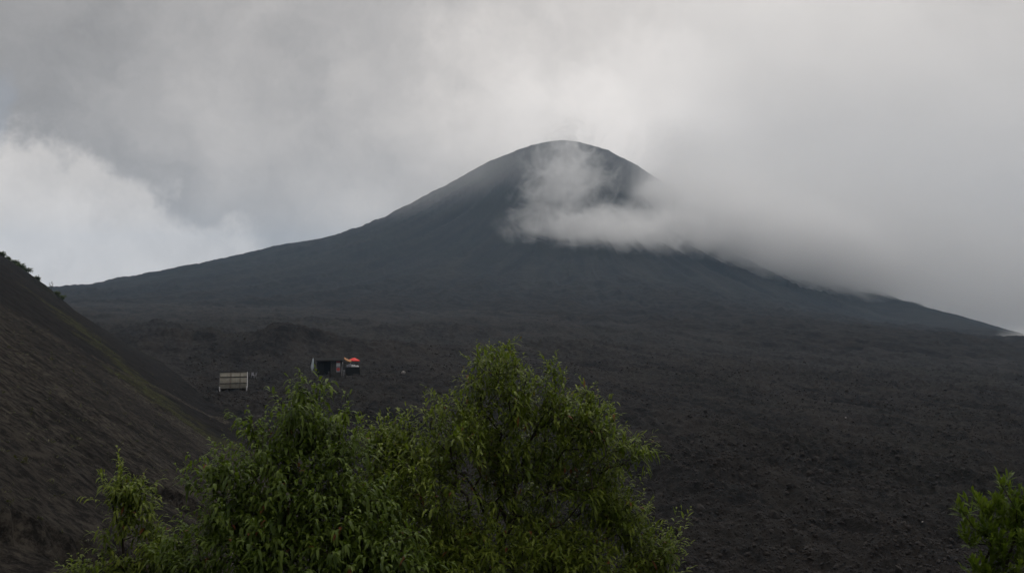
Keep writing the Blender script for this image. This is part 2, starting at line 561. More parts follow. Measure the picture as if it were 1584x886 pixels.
# ------------------------------------------------------------------ the land: one sheet, split along its kinds of ground
def polyline_world(pixels):
    pts = []
    for px, py in pixels:
        tx, tz = (px - 792.0) / F_PX, (HORIZON - py) / F_PX      # on the plane of the ash slope
        yy = -5.19 / (tz + HX * tx + HY)
        pts.append((tx * yy, yy))
    return pts


def dist_polyline(x, y, pts):
    """Unsigned distance to a polyline and the side (positive to the right of its direction)."""
    best = np.full(x.shape, 1e9); side = np.zeros(x.shape)
    for (ax, ay), (bx, by) in zip(pts[:-1], pts[1:]):
        ex, ey = bx - ax, by - ay
        L2 = ex * ex + ey * ey
        t = np.clip(((x - ax) * ex + (y - ay) * ey) / L2, 0, 1)
        d = np.hypot(x - ax - t * ex, y - ay - t * ey)
        s = np.sign((x - ax) * ey - (y - ay) * ex)
        mk = d < best
        best = np.where(mk, d, best); side = np.where(mk, s, side)
    return best, side


GREEN_LINE = polyline_world([(95, 484), (120, 505), (160, 545), (200, 580), (240, 615), (300, 668), (340, 690)])
BROWN_LINE = polyline_world([(-150, 400), (0, 470), (80, 515), (160, 572), (240, 625), (330, 690), (400, 735)])


def hill_masks(x, y):
    gd, gs = dist_polyline(x, y, GREEN_LINE)
    wob = fbm(x / 3.0, y / 3.0, 51, 4, 0.6)
    green = sstep(1.0, 0.0, gd / (3.2 + 1.6 * fbm(x / 12, y / 12, 52, 2)) - 0.25 + wob * 1.5) * 0.8
    bd, bs = dist_polyline(x, y, BROWN_LINE)
    dry = sstep(-0.8, 1.6, bd * bs + 1.6 * wob)
    bx = x * 0.8 - y * 0.6; by = x * 0.6 + y * 0.8
    dry = dry * np.clip(0.85 + 0.9 * fbm(bx / 14, by / 6, 53, 3), 0.1, 1)
    crest = sstep(150, 178, y) * np.clip(0.2 + 1.0 * fbm(x / 7, y / 7, 54, 3), 0, 1)
    green = np.clip(green + crest * 0.5, 0, 1)
    return dry, green


def build_land():
    tx = np.concatenate([np.linspace(-0.64, 0.64, 1150)])
    az_in = np.arctan(tx)
    edge = az_in[-1]
    az = np.concatenate([np.linspace(-math.pi, -edge, 70)[:-1], az_in, np.linspace(edge, math.pi, 70)[1:]])
    rows = np.concatenate([np.geomspace(1.2, 26, 180)[:-1], np.geomspace(26, 900, 800)[:-1], np.geomspace(900, 4000, 190)])
    # in the frame rows are planes of equal depth, so that distant detail lines up with the view; elsewhere rings
    A, Rr = np.meshgrid(az, rows)
    x = np.sin(A) * Rr; y = np.cos(A) * Rr
    z, hill, cw, near = terrain(x.ravel(), y.ravel())
    z = np.maximum(z, -420)
    nr, nc = A.shape
    co = np.stack([x.ravel(), y.ravel(), z], 1)
    idx = np.arange(nr * nc).reshape(nr, nc)
    q = np.stack([idx[:-1, :-1], idx[:-1, 1:], idx[1:, 1:], idx[1:, :-1]], -1).reshape(-1, 4)
    hq = hill[q].mean(1); cq = cw[q].mean(1)
    kind = np.where(hq > 0.5, 1, np.where(cq > 0.5, 2, 0))
    dry, green = hill_masks(co[:, 0], co[:, 1])
    for kd, name, mt in ((0, 'lava_field', 'lava'), (1, 'hill', 'hill'), (2, 'mountain', 'mountain')):
        f = q[kind == kd]
        used = np.unique(f)
        remap = np.zeros(nr * nc, np.int32); remap[used] = np.arange(len(used))
        f = remap[f][:, ::-1]
        at = {'dry': dry[used], 'green': green[used]} if kd == 1 else None
        if kd == 1:                                # close the small hole under the viewpoint
            c0 = remap[idx[0]]
            extra = np.stack([c0[:-1], c0[1:], np.full(nc - 1, len(used))], 1)
            co2 = np.vstack([co[used], [0, 0, H(0.01, 0.01)]])
            at = {k_: np.append(v_, 0) for k_, v_ in at.items()}
            me = np_mesh(name, co2, [f, extra[:, ::-1]], M[mt], True, at)
        else:
            me = np_mesh(name, co[used], f, M[mt], True, at)
        lab = {0: 'black rubble lava field spreading from the volcano foot', 1: 'steep dark ash hillside with brown stubble at the left',
               2: 'dark volcano cone with its summit half in cloud'}[kd]
        link(name, me, kind='structure', label=lab)


build_land()


# ------------------------------------------------------------------ air and clouds
def ellipsoid_mesh(name, radii, mat, seg=28, rings=16):
    v = [(0, 0, 1)]
    for i in range(1, rings):
        a = math.pi * i / rings
        for j in range(seg):
            b = 2 * math.pi * j / seg
            v.append((math.sin(a) * math.cos(b), math.sin(a) * math.sin(b), math.cos(a)))
    v.append((0, 0, -1))
    v = np.array(v) * np.array(radii)
    tri = [(0, 1 + j, 1 + (j + 1) % seg) for j in range(seg)]
    last = 1 + (rings - 2) * seg
    tri += [(len(v) - 1, last + (j + 1) % seg, last + j) for j in range(seg)]
    qd = [(1 + i * seg + j, 1 + (i + 1) * seg + j, 1 + (i + 1) * seg + (j + 1) % seg, 1 + i * seg + (j + 1) % seg)
          for i in range(rings - 2) for j in range(seg)]
    return np_mesh(name, v, [np.array(tri), np.array(qd)], mat)


def volume_material(name, density, color=(1, 1, 1), aniso=0.0, build=None, step=1.0):
    m, k = material(name)
    pv = k.node('ShaderNodeVolumePrincipled')
    pv.inputs['Color'].default_value = (*color, 1)
    pv.inputs['Anisotropy'].default_value = aniso
    if build is None:
        pv.inputs['Density'].default_value = density
    else:
        k.put(pv.inputs['Density'], k.m('MULTIPLY', build(k), density))
    out = k.node('ShaderNodeOutputMaterial')
    k.t.links.new(pv.outputs[0], out.inputs['Volume'])
    if hasattr(m, 'cycles') and hasattr(m.cycles, 'volume_step_rate'):
        m.cycles.volume_step_rate = step
    return m


def build_haze():
    a, b, zt, zb = 4300.0, 4300.0, 262.0, -421.0
    v = [(sx * a, sy * b, sz) for sz in (zb, zt) for sy in (-1, 1) for sx in (-1, 1)]
    f = np.array([(0, 2, 3, 1), (4, 5, 7, 6), (0, 1, 5, 4), (2, 6, 7, 3), (0, 4, 6, 2), (1, 3, 7, 5)])
    m = volume_material('haze_air', HAZE_DENSITY, HAZE_COLOR, 0.2)
    link('haze', np_mesh('haze', v, f, m, False), kind='stuff', label='thin blue grey haze over the lava field and the volcano')


HAZE_DENSITY = 1.5e-4
HAZE_COLOR = (0.54, 0.75, 1.0)
build_haze()


def world_at(px, py, Y):
    return np.array([(px - 792.0) / F_PX * Y, Y, (HORIZON - py) / F_PX * Y])


def build_cloud(name, label, center, radii, tilt, density, n_scale, n_amp, edge=0.25, warp=0.0, aniso=0.0, step=1.0, bias=0.0, detail=5, stretch=(1, 1, 1), blunt=False, top_fade=0.0):
    def field(k):
        p = k.node('ShaderNodeTexCoord').outputs['Object']
        ps = k.v('MULTIPLY', p, stretch)
        pq = k.v('DIVIDE', p, tuple(radii))
        q = k.v('LENGTH', pq)
        if blunt:                                   # rounder shoulders than an ellipsoid
            aq = k.v('ABSOLUTE', pq)
            q = k.m('POWER', k.v('DOT_PRODUCT', k.v('MULTIPLY', aq, aq), aq), 1 / 3)
        n = k.m('SUBTRACT', k.noise(ps, n_scale, detail, 0.66, warp), 0.5)
        f = k.m('ADD', k.m('SUBTRACT', 1.0 + bias, q), k.m('MULTIPLY', n, n_amp))
        inside = k.ramp(q, 1.16, 1.0)
        if top_fade:                                # thinner towards its top
            sz = k.node('ShaderNodeSeparateXYZ'); k.put(sz.inputs[0], pq)
            inside = k.m('MULTIPLY', inside, k.ramp(sz.outputs[2], 0.65, -0.25, 1.0 - top_fade, 1.0))
        return k.m('MULTIPLY', k.ramp(f, 0.0, edge), inside)
    m = volume_material(name + '_vapour', density, (1, 1, 1), aniso, field, step)
    me = ellipsoid_mesh(name, [r * (1.38 if blunt else 1.17) for r in radii], m)
    o = link(name, me, kind='stuff', label=label, group='low clouds round the summit')
    o.location = center
    o.rotation_euler = (0, R(tilt), 0)
    return o


build_cloud('cloud', 'large grey cloud bank covering the right flank of the volcano',
            world_at(1440, 195, 1390), (550, 250, 272), 17, 0.0035, 0.007, 0.9, 0.45, 0.6, aniso=0.5, step=0.6, detail=6)
build_cloud('cloud', 'dark based cloud roll sinking over the right ridge of the volcano',
            world_at(1378, 340, 1200), (345, 150, 122), 15.5, 0.0175, 0.012, 0.8, 0.42, 0.8, aniso=0.7, step=0.5, bias=0.10, detail=7, blunt=True, top_fade=0.95)
build_cloud('cloud', 'pale cloud band lying across the slope below the summit',
            world_at(955, 358, 1085), (138, 95, 36), 3, 0.036, 0.022, 2.3, 1.2, 2.0, aniso=0.3, step=0.8, stretch=(0.8, 1, 1.2), detail=7, bias=0.12)
build_cloud('cloud', 'rounded swell of cloud hiding the upper right flank beside the summit',
            world_at(1095, 332, 1225), (100, 110, 66), 8, 0.046, 0.020, 1.5, 0.8, 1.2, aniso=0.5, step=0.6, bias=0.16, detail=7)
build_cloud('cloud', 'ragged tongue of cloud hanging lowest over the middle of the right flank',
            world_at(1222, 384, 1120), (158, 105, 66), 15, 0.070, 0.022, 1.5, 1.0, 1.4, aniso=0.5, step=0.6, bias=0.14, detail=7)
build_cloud('cloud', 'thin wisp of cloud curling up in front of the summit',
            world_at(872, 296, 1220), (70, 125, 108), 14, 0.021, 0.024, 3.4, 1.2, 2.6, aniso=0.3, step=0.45, bias=-0.02, detail=7)
build_cloud('cloud', 'faint veil of mist hanging before the upper left slope of the volcano',
            world_at(725, 285, 1330), (235, 120, 100), -27, 0.0034, 0.010, 0.9, 1.0, 0.5, aniso=0.3, step=1.5, detail=3)
build_cloud('cloud', 'small shred of cloud low on the ridge at the right edge',
            world_at(1590, 532, 640), (22, 26, 17), 0, 0.04, 0.05, 1.6, 0.8, 0.6, step=1.0)


# ------------------------------------------------------------------ trees
UP = np.array([0, 0, 1.0])


def unit(v):
    return v / (np.linalg.norm(v, axis=-1, keepdims=True) + 1e-9)


def leaf_mesh(name, pos, direc, length, width, droop, tint, red, mat, normal=None):
    """Every leaf: a folded, bent blade of eight corners. Arrays are per leaf."""
    n = len(pos)
    d = unit(direc)
    nr = UP + 0.0 * d if normal is None else normal
    side = unit(np.cross(d, nr))
    up = np.cross(side, d)
    L = length[:, None]; W = width[:, None] * 0.5; dr = droop[:, None]

    def pt(t, w, fold):
        c = pos + d * L * t - UP * (dr * L * t * t) * 0.9 - d * (dr * L * t * t) * 0.25
        return c + side * W * w + up * (W * fold)
    rows = [pt(0, 0, 0), pt(.30, -.85, .28), pt(.30, 0, 0), pt(.30, .85, .28), pt(.66, -.8, .26), pt(.66, 0, 0), pt(.66, .8, .26), pt(1, 0, 0)]
    v = np.stack(rows, 1).reshape(-1, 3)
    o = (np.arange(n) * 8)[:, None]
    tri = np.concatenate([o + np.array(t) for t in ((0, 2, 1), (0, 3, 2), (4, 5, 7), (5, 6, 7))])
    qd = np.concatenate([o + np.array(t) for t in ((1, 2, 5, 4), (2, 3, 6, 5))])
    return np_mesh(name, v, [tri, qd], mat, True, {'tint': np.repeat(tint, 8), 'red': np.repeat(red, 8)})


def tube_mesh(name, a, b, ra, rb, mat, sides=5):
    """One tapered prism for every segment a -> b."""
    d = unit(b - a)
    ref = np.where(np.abs(d[:, 2:3]) > 0.9, np.array([[1.0, 0, 0]]), np.array([[0, 0, 1.0]]))
    u = unit(np.cross(d, ref)); w = np.cross(d, u)
    ang = np.arange(sides) * 2 * math.pi / sides
    ring = u[:, None, :] * np.cos(ang)[None, :, None] + w[:, None, :] * np.sin(ang)[None, :, None]
    va = a[:, None, :] + ring * ra[:, None, None]; vb = b[:, None, :] + ring * rb[:, None, None]
    v = np.concatenate([va, vb], 1).reshape(-1, 3)
    o = np.arange(len(a)) * 2 * sides
    q = []
    for i in range(sides):
        j = (i + 1) % sides
        q.append(np.stack([o + i, o + j, o + sides + j, o + sides + i], 1))
    return np_mesh(name, v, np.concatenate(q), mat)


def skeleton(rng, trunk, tips, step=0.22, reach=0.22, wander=0.05, sag=0.0):
    """A branch skeleton: a trunk line, then every tip joined to the nearest wood already grown."""
    P = [np.array(p, float) for p in trunk]
    par = [-1] + list(range(len(trunk) - 1))
    dep = [0.0]
    for i in range(1, len(P)):
        dep.append(dep[-1] + float(np.linalg.norm(P[i] - P[i - 1])))
    arr = np.zeros((60000, 3)); dp = np.zeros(60000); n = len(P)
    arr[:n] = P; dp[:n] = dep
    par_a = np.full(60000, -1); par_a[:n] = par
    order = np.argsort(np.linalg.norm(tips - arr[n - 1], axis=1) + rng.normal(0, 0.25, len(tips)))
    ends = []
    for ti in order:
        t = tips[ti]
        dv = t - arr[:n]
        dist = np.linalg.norm(dv, axis=1)
        cost = dist + reach * dp[:n] + np.where(dv[:, 2] < -0.1 * dist, 0.5 * dist, 0) + np.where(np.arange(n) < len(trunk) // 2, 1.0, 0)
        i = int(np.argmin(cost))
        m_ = max(1, int(round(dist[i] / step)))
        start = arr[i].copy(); prev = i
        # leave along the parent's own direction first, then bend towards the tip
        pd = unit(arr[i] - arr[par_a[i]]) if par_a[i] >= 0 else UP
        ctrl = start + pd * dist[i] * 0.35 + UP * dist[i] * 0.10
        for s_ in range(1, m_ + 1):
            u_ = s_ / m_
            q = (1 - u_) ** 2 * start + 2 * u_ * (1 - u_) * ctrl + u_ * u_ * t
            if s_ < m_:
                q = q + rng.normal(0, wander * min(1, dist[i]), 3)
            q[2] -= sag * u_ * u_ * dist[i] * 0.2
            arr[n] = q; par_a[n] = prev; dp[n] = dp[prev] + np.linalg.norm(q - arr[prev])
            prev = n; n += 1
        ends.append(prev)
    return arr[:n], par_a[:n], np.array(ends)


def radii(par, n, tip_r, power=2.3):
    acc = np.zeros(n)
    kids = np.zeros(n, int)
    for i in range(1, n): kids[par[i]] += 1
    for i in range(n - 1, -1, -1):
        if kids[i] == 0: acc[i] = max(acc[i], tip_r ** power)
        if par[i] >= 0: acc[par[i]] += acc[i]
    return acc ** (1 / power)


def leafy_tree(name, label, cat, base, trunk, lobes, seed, leaf_mat, spacing, leaf_len, leaf_w, per_tip,
               droop=(0.3, 0.9), up=0.1, tip_r=0.0028, red_share=0.012, limb=0.014, group=None, spray=0.34, twig_up=0.25, tone=0.0, gap=0.40):
    rng = np.random.default_rng(seed)
    tips = []
    for (c, rad, dens) in lobes:
        vol = 4.19 * rad[0] * rad[1] * rad[2]
        cnt = max(4, int(dens * vol / spacing ** 3))
        u = unit(rng.normal(0, 1, (cnt, 3))) * (rng.random((cnt, 1)) ** 0.42)
        u = u * (1 + 0.16 * rng.normal(0, 1, (cnt, 1)))
        tips.append(np.array(c) + u * np.array(rad))
    tips = np.concatenate(tips)
    # thin out a few pockets so that the sky side and the wood show through
    hole = vnoise(tips[:, 0] * 2.6 + tips[:, 1] * 1.5, tips[:, 2] * 2.8 - tips[:, 1] * 1.3, seed)
    tips = tips[(hole < gap) | (rng.random(len(tips)) < 0.30)]
    arr, par, ends = skeleton(rng, trunk, tips)
    r = radii(par, len(arr), tip_r)
    base = np.array(base)
    root = empty(name, base, label=label, cat=cat, group=group)
    a = arr[par[1:]] - base; b = arr[1:] - base
    ra = np.minimum(r[par[1:]], r[1:] * 1.5); rb = r[1:]
    big = rb > limb
    link('trunk', tube_mesh('trunk', a[big], b[big], ra[big], rb[big], M['bark'], 8), root)
    link('branches', tube_mesh('branches', a[~big], b[~big], ra[~big], rb[~big], M['twig'], 4), root)
    # leaves: sprays along the last piece of every twig
    cen = tips.mean(0)
    pos, dr, ln, wd, dp, ti, rd = [], [], [], [], [], [], []
    for e in ends:
        p1 = arr[e]; p0 = arr[par[e]]
        ax = unit(p1 - p0) + UP * twig_up + rng.normal(0, 0.15, 3)
        ax = unit(ax)
        k_ = int(rng.integers(per_tip[0], per_tip[1] + 1))
        tone_t = rng.normal(0, 0.13)
        for j in range(k_):
            s_ = j / max(1, k_ - 1)
            off = p1 + ax * (s_ - 0.45) * spray
            ang = j * 2.4 + rng.normal(0, 0.5)
            side = unit(np.cross(ax, UP + rng.normal(0, .2, 3))); w2 = np.cross(side, ax)
            out = side * math.cos(ang) + w2 * math.sin(ang)
            dd = out * (1.0 - 0.55 * s_) + ax * (0.35 + 0.8 * s_) + UP * up
            pos.append(off); dr.append(dd)
            young = s_ ** 3
            ln.append(leaf_len * (0.75 + 0.5 * rng.random()) * (1 - 0.35 * young))
            wd.append(leaf_w * (0.8 + 0.4 * rng.random()) * (1 - 0.3 * young))
            dp.append(rng.uniform(*droop))
            ti.append(0.36 + tone + tone_t + 0.35 * young + rng.normal(0, 0.14))
            rd.append(1.0 if rng.random() < red_share else 0.0)
    pos = np.array(pos) - base
    n_leaf = len(pos)
    link('crown', leaf_mesh('crown', pos, np.array(dr), np.array(ln), np.array(wd), np.array(dp), np.clip(np.array(ti), 0, 1), np.array(rd), leaf_mat), root)
    print(name, 'tips', len(tips), 'leaves', n_leaf, 'wood', len(arr), 'r0', r[0])
    return root


def lobe(px, py, Y, rx, ry, ryd=None, dens=1.0):
    """A part of a crown: centre at a pixel's direction and a distance, real radii from its size in the photograph."""
    c = world_at(px, py, Y)
    s_ = Y / F_PX
    return (c, (rx * s_, (ryd if ryd is not None else max(rx, ry)) * s_, ry * s_), dens)


def trunk_line(base, points, rng_seed=1, n=6):
    pts = [np.array(base, float)] + [np.array(p, float) for p in points]
    out = []
    for a, b in zip(pts[:-1], pts[1:]):
        for i in range(n):
            out.append(a + (b - a) * i / n)
    out.append(pts[-1])
    return out


def foot(px, Y, sink=0.15):
    x = (px - 792.0) / F_PX * Y
    return np.array([x, Y, H(x, Y) - sink])


def build_trees():
    # the broad tree in the middle, light foliage
    f = foot(770, 12.6)
    leafy_tree('tree', 'broad bushy tree with light yellow green leaves, tallest of the foreground trees', 'tree', f,
               trunk_line(f, [world_at(745, 960, 12.6), world_at(770, 850, 12.4)]), [
                   lobe(768, 575, 12.6, 42, 45, 60), lobe(733, 622, 12.3, 30, 45, 50), lobe(800, 628, 12.4, 42, 60, 60), lobe(852, 595, 12.6, 17, 44, 25),
                   lobe(870, 655, 12.5, 50, 50, 70), lobe(915, 680, 12.4, 55, 55, 70), lobe(968, 700, 12.3, 42, 26, 40), lobe(1002, 694, 12.2, 12, 13, 12),
                   lobe(915, 612, 12.5, 12, 12, 12), lobe(942, 632, 12.5, 9, 10, 10), lobe(700, 690, 12.0, 60, 60, 80), lobe(640, 652, 12.0, 20, 22, 30),
                   lobe(612, 700, 11.9, 55, 45, 70), lobe(578, 672, 11.9, 24, 24, 30), lobe(660, 760, 11.7, 80, 70, 90), lobe(660, 700, 11.9, 50, 40, 60), lobe(742, 768, 12.0, 50, 50, 50), lobe(1030, 862, 12.1, 36, 30, 40), lobe(590, 668, 11.9, 40, 24, 40), lobe(675, 628, 12.2, 22, 26, 30), lobe(600, 780, 11.7, 60, 60, 80),
                   lobe(830, 720, 12.6, 75, 60, 80, 1.0), lobe(770, 700, 12.3, 50, 60, 60, 0.9), lobe(920, 760, 12.4, 62, 45, 70), lobe(955, 800, 12.3, 50, 45, 60), lobe(1000, 838, 12.2, 52, 28, 45),
                   lobe(1050, 812, 12.1, 20, 12, 16), lobe(985, 880, 12.2, 62, 40, 60), lobe(880, 850, 12.1, 80, 60, 90, 0.9), lobe(820, 800, 12.6, 60, 50, 50, 0.8), lobe(1055, 806, 12.1, 16, 7, 10, 2.0), lobe(905, 605, 12.5, 8, 9, 8, 2.0), lobe(790, 540, 12.6, 8, 12, 8, 2), lobe(856, 560, 12.6, 8, 14, 8, 1.5), lobe(760, 860, 11.6, 80, 60, 80, 0.9),
                   lobe(690, 850, 11.5, 70, 70, 80), lobe(850, 940, 12.0, 150, 60, 110, 0.7)],
               11, M['leaf_light'], 0.145, 0.145, 0.038, (8, 12), droop=(0.1, 0.8), up=0.12, red_share=0.014, tone=0.02, gap=0.20)
    # darker tree on its left, larger drooping leaves
    f = foot(430, 11.4)
    leafy_tree('tree', 'dark green tree with larger drooping leaves, its pointed top below the small hut', 'tree', f,
               trunk_line(f, [world_at(440, 980, 11.4), world_at(452, 850, 11.2)]), [
                   lobe(480, 624, 11.2, 30, 26, 30), lobe(499, 590, 11.2, 4, 9, 5, 3), lobe(462, 650, 11.2, 42, 38, 55), lobe(500, 660, 11.2, 28, 40, 50),
                   lobe(430, 690, 11.1, 55, 40, 60), lobe(388, 664, 11.2, 14, 14, 14), lobe(520, 700, 11.1, 45, 45, 60), lobe(350, 722, 11.0, 42, 32, 50),
                   lobe(306, 745, 11.0, 20, 22, 26), lobe(400, 750, 10.9, 70, 55, 80), lobe(480, 770, 10.8, 75, 60, 80), lobe(560, 800, 10.8, 60, 60, 80),
                   lobe(340, 800, 10.8, 45, 40, 60), lobe(290, 820, 10.9, 36, 26, 40), lobe(260, 850, 10.9, 34, 26, 40), lobe(400, 840, 10.6, 80, 60, 80),
                   lobe(510, 860, 10.5, 90, 60, 80), lobe(610, 870, 10.5, 60, 60, 70), lobe(310, 880, 10.7, 60, 40, 60), lobe(430, 940, 10.6, 150, 60, 100, 0.7),
                   lobe(534, 636, 11.2, 7, 10, 8, 2.5), lobe(470, 606, 11.2, 8, 8, 8, 2), lobe(458, 598, 11.2, 12, 10, 12, 1.5), lobe(520, 668, 11.2, 8, 16, 8, 1.5), lobe(380, 650, 11.2, 10, 10, 10, 1.5), lobe(292, 738, 11.0, 10, 10, 10, 1.5)],
               12, M['leaf_dark'], 0.158, 0.165, 0.046, (8, 11), droop=(0.2, 1.1), up=0.06, red_share=0.008, tone=-0.02)
    # slender young tree in front of the ash slope
    f = foot(212, 11.6)
    leafy_tree('sapling', 'slender young tree with a bare thin stem in front of the ash slope', 'tree', f,
               trunk_line(f, [world_at(196, 900, 11.6), world_at(190, 835, 11.6), world_at(172, 770, 11.6)]), [
                   lobe(175, 728, 11.6, 16, 18, 20, 1.3), lobe(172, 755, 11.6, 26, 20, 28, 1.2), lobe(198, 755, 11.6, 22, 18, 24, 1.2), lobe(210, 775, 11.6, 28, 20, 28, 1.2),
                   lobe(236, 775, 11.6, 14, 8, 12), lobe(214, 800, 11.6, 32, 24, 30, 1.2), lobe(190, 808, 11.6, 18, 18, 18), lobe(230, 822, 11.6, 26, 14, 22, 1.2), lobe(240, 845, 11.5, 30, 18, 26), lobe(150, 884, 11.5, 34, 12, 24), lobe(200, 900, 11.4, 80, 16, 40),
                   lobe(250, 866, 11.5, 34, 20, 26), lobe(128, 874, 11.5, 20, 13, 18), lobe(162, 850, 11.5, 10, 10, 12, 0.8), lobe(178, 878, 11.5, 24, 14, 18, 0.8), lobe(212, 874, 11.5, 26, 16, 24, 0.9),
                   lobe(165, 832, 11.5, 8, 7, 8)],
               13, M['leaf_light'], 0.108, 0.145, 0.038, (9, 12), droop=(0.2, 0.9), up=0.05, limb=0.010, red_share=0.012)
    # shrub at the right edge, upright rosettes
    f = foot(1560, 5.6)
    leafy_tree('shrub', 'leafy shrub with upright bright yellow green shoots at the right edge', 'shrub', f,
               trunk_line(f, [world_at(1556, 1000, 5.6), world_at(1550, 890, 5.6)]), [
                   lobe(1556, 752, 5.6, 12, 14, 14), lobe(1506, 778, 5.6, 12, 10, 14), lobe(1488, 792, 5.5, 10, 10, 12), lobe(1528, 790, 5.6, 20, 20, 30),
                   lobe(1572, 790, 5.6, 28, 26, 40), lobe(1520, 828, 5.5, 28, 30, 40), lobe(1565, 850, 5.5, 40, 40, 50), lobe(1530, 880, 5.5, 28, 30, 40),
                   lobe(1600, 820, 5.6, 40, 50, 50), lobe(1620, 900, 5.5, 70, 50, 60, 0.7)],
               14, M['leaf_bright'], 0.066, 0.085, 0.020, (9, 13), droop=(0.05, 0.45), up=0.55, tip_r=0.0016, limb=0.006, spray=0.10, twig_up=1.2, red_share=0.0, tone=0.05)


build_trees()


# ------------------------------------------------------------------ ground cover and loose stone
def build_grass():
    rng = np.random.default_rng(21)
    n = 90000
    az = rng.uniform(-0.60, -0.12, n); rr = np.exp(rng.uniform(math.log(16), math.log(200), n))
    x = np.tan(az) * rr * 0.98; y = rr
    z, hill, cw, near = terrain(x, y)
    dry, green = hill_masks(x, y)
    keep = (hill > 0.9) & (rng.random(n) < np.clip(dry * 0.055 + green * 0.10 + 0.004, 0, 1) * np.clip(rr / 60, 0.10, 1))
    x, y, z, green = x[keep], y[keep], z[keep], green[keep]
    per = 7
    m_ = len(x)
    X = np.repeat(x, per) + rng.normal(0, 0.09, m_ * per); Y = np.repeat(y, per) + rng.normal(0, 0.09, m_ * per)
    Z = np.repeat(z, per) - 0.03
    size = np.repeat(np.exp(rng.normal(0, 0.35, m_)), per)
    d = unit(np.stack([rng.normal(0, 0.55, m_ * per), rng.normal(0, 0.55, m_ * per), np.full(m_ * per, 0.75)], 1))
    ln = 0.15 * size * rng.uniform(0.6, 1.2, m_ * per) * np.clip(np.repeat(y, per) / 60, 0.7, 1.5)
    tint = np.clip(0.45 - 0.4 * np.repeat(green, per) + rng.normal(0, 0.25, m_ * per), 0, 1)
    me = leaf_mesh('grass', np.stack([X, Y, Z], 1), d, ln, 0.022 * size, rng.uniform(0.1, 0.7, m_ * per), tint, np.zeros(m_ * per), M['grass'],
                   normal=unit(rng.normal(0, 1, (m_ * per, 3))))
    link('grass', me, kind='stuff', label='dry grass tufts scattered over the ash hillside')
    print('grass tufts', m_)


ICO = None


def rock_shape(rng, squash=0.7):
    """A jagged lump: an icosahedron, subdivided once, with its corners pushed about."""
    t = (1 + 5 ** 0.5) / 2
    v = [(-1, t, 0), (1, t, 0), (-1, -t, 0), (1, -t, 0), (0, -1, t), (0, 1, t), (0, -1, -t), (0, 1, -t), (t, 0, -1), (t, 0, 1), (-t, 0, -1), (-t, 0, 1)]
    f = [(0, 11, 5), (0, 5, 1), (0, 1, 7), (0, 7, 10), (0, 10, 11), (1, 5, 9), (5, 11, 4), (11, 10, 2), (10, 7, 6), (7, 1, 8),
         (3, 9, 4), (3, 4, 2), (3, 2, 6), (3, 6, 8), (3, 8, 9), (4, 9, 5), (2, 4, 11), (6, 2, 10), (8, 6, 7), (9, 8, 1)]
    v = unit(np.array(v, float))
    v = v * rng.uniform(0.65, 1.2, (12, 1)) * np.array([1, rng.uniform(0.6, 1), squash])
    return v, np.array(f)


def build_rubble():
    rng = np.random.default_rng(31)
    n = 150000
    tx = rng.uniform(-0.36, 0.62, n); rr = np.exp(rng.uniform(math.log(48), math.log(430), n))
    x = tx * rr; y = rr
    cl = fbm(x / 14, y / 9, 61, 3)
    z, hill, cw, near = terrain(x, y)
    keep = (hill < 0.25) & (rng.random(n) < np.clip(0.34 + 0.8 * cl, 0.04, 0.8) * (1 - 0.97 * sstep(110, 300, rr)))
    x, y, z = x[keep], y[keep], z[keep]
    m_ = len(x)
    size = 0.068 * np.exp(np.abs(rng.normal(0, 0.5, m_))) * (0.6 + y / 180)
    shapes = [rock_shape(rng, 0.8) for _ in range(12)]
    sv = np.stack([a for a, _ in shapes]); sf = shapes[0][1]
    pick = rng.integers(0, 12, m_)
    ang = rng.uniform(0, 2 * math.pi, m_)
    v = sv[pick]
    c, s_ = np.cos(ang)[:, None], np.sin(ang)[:, None]
    vx = v[..., 0] * c - v[..., 1] * s_; vy = v[..., 0] * s_ + v[..., 1] * c
    v = np.stack([vx, vy, v[..., 2]], -1) * size[:, None, None] + np.stack([x, y, z + size * 0.2], 1)[:, None, :]
    f = (np.arange(m_) * 12)[:, None, None] + sf[None]
    link('rubble', np_mesh('rubble', v.reshape(-1, 3), f.reshape(-1, 3), M['rubble'], False), kind='stuff', label='loose black lava rubble strewn over the field')
    print('rubble', m_)


build_grass()
build_rubble()


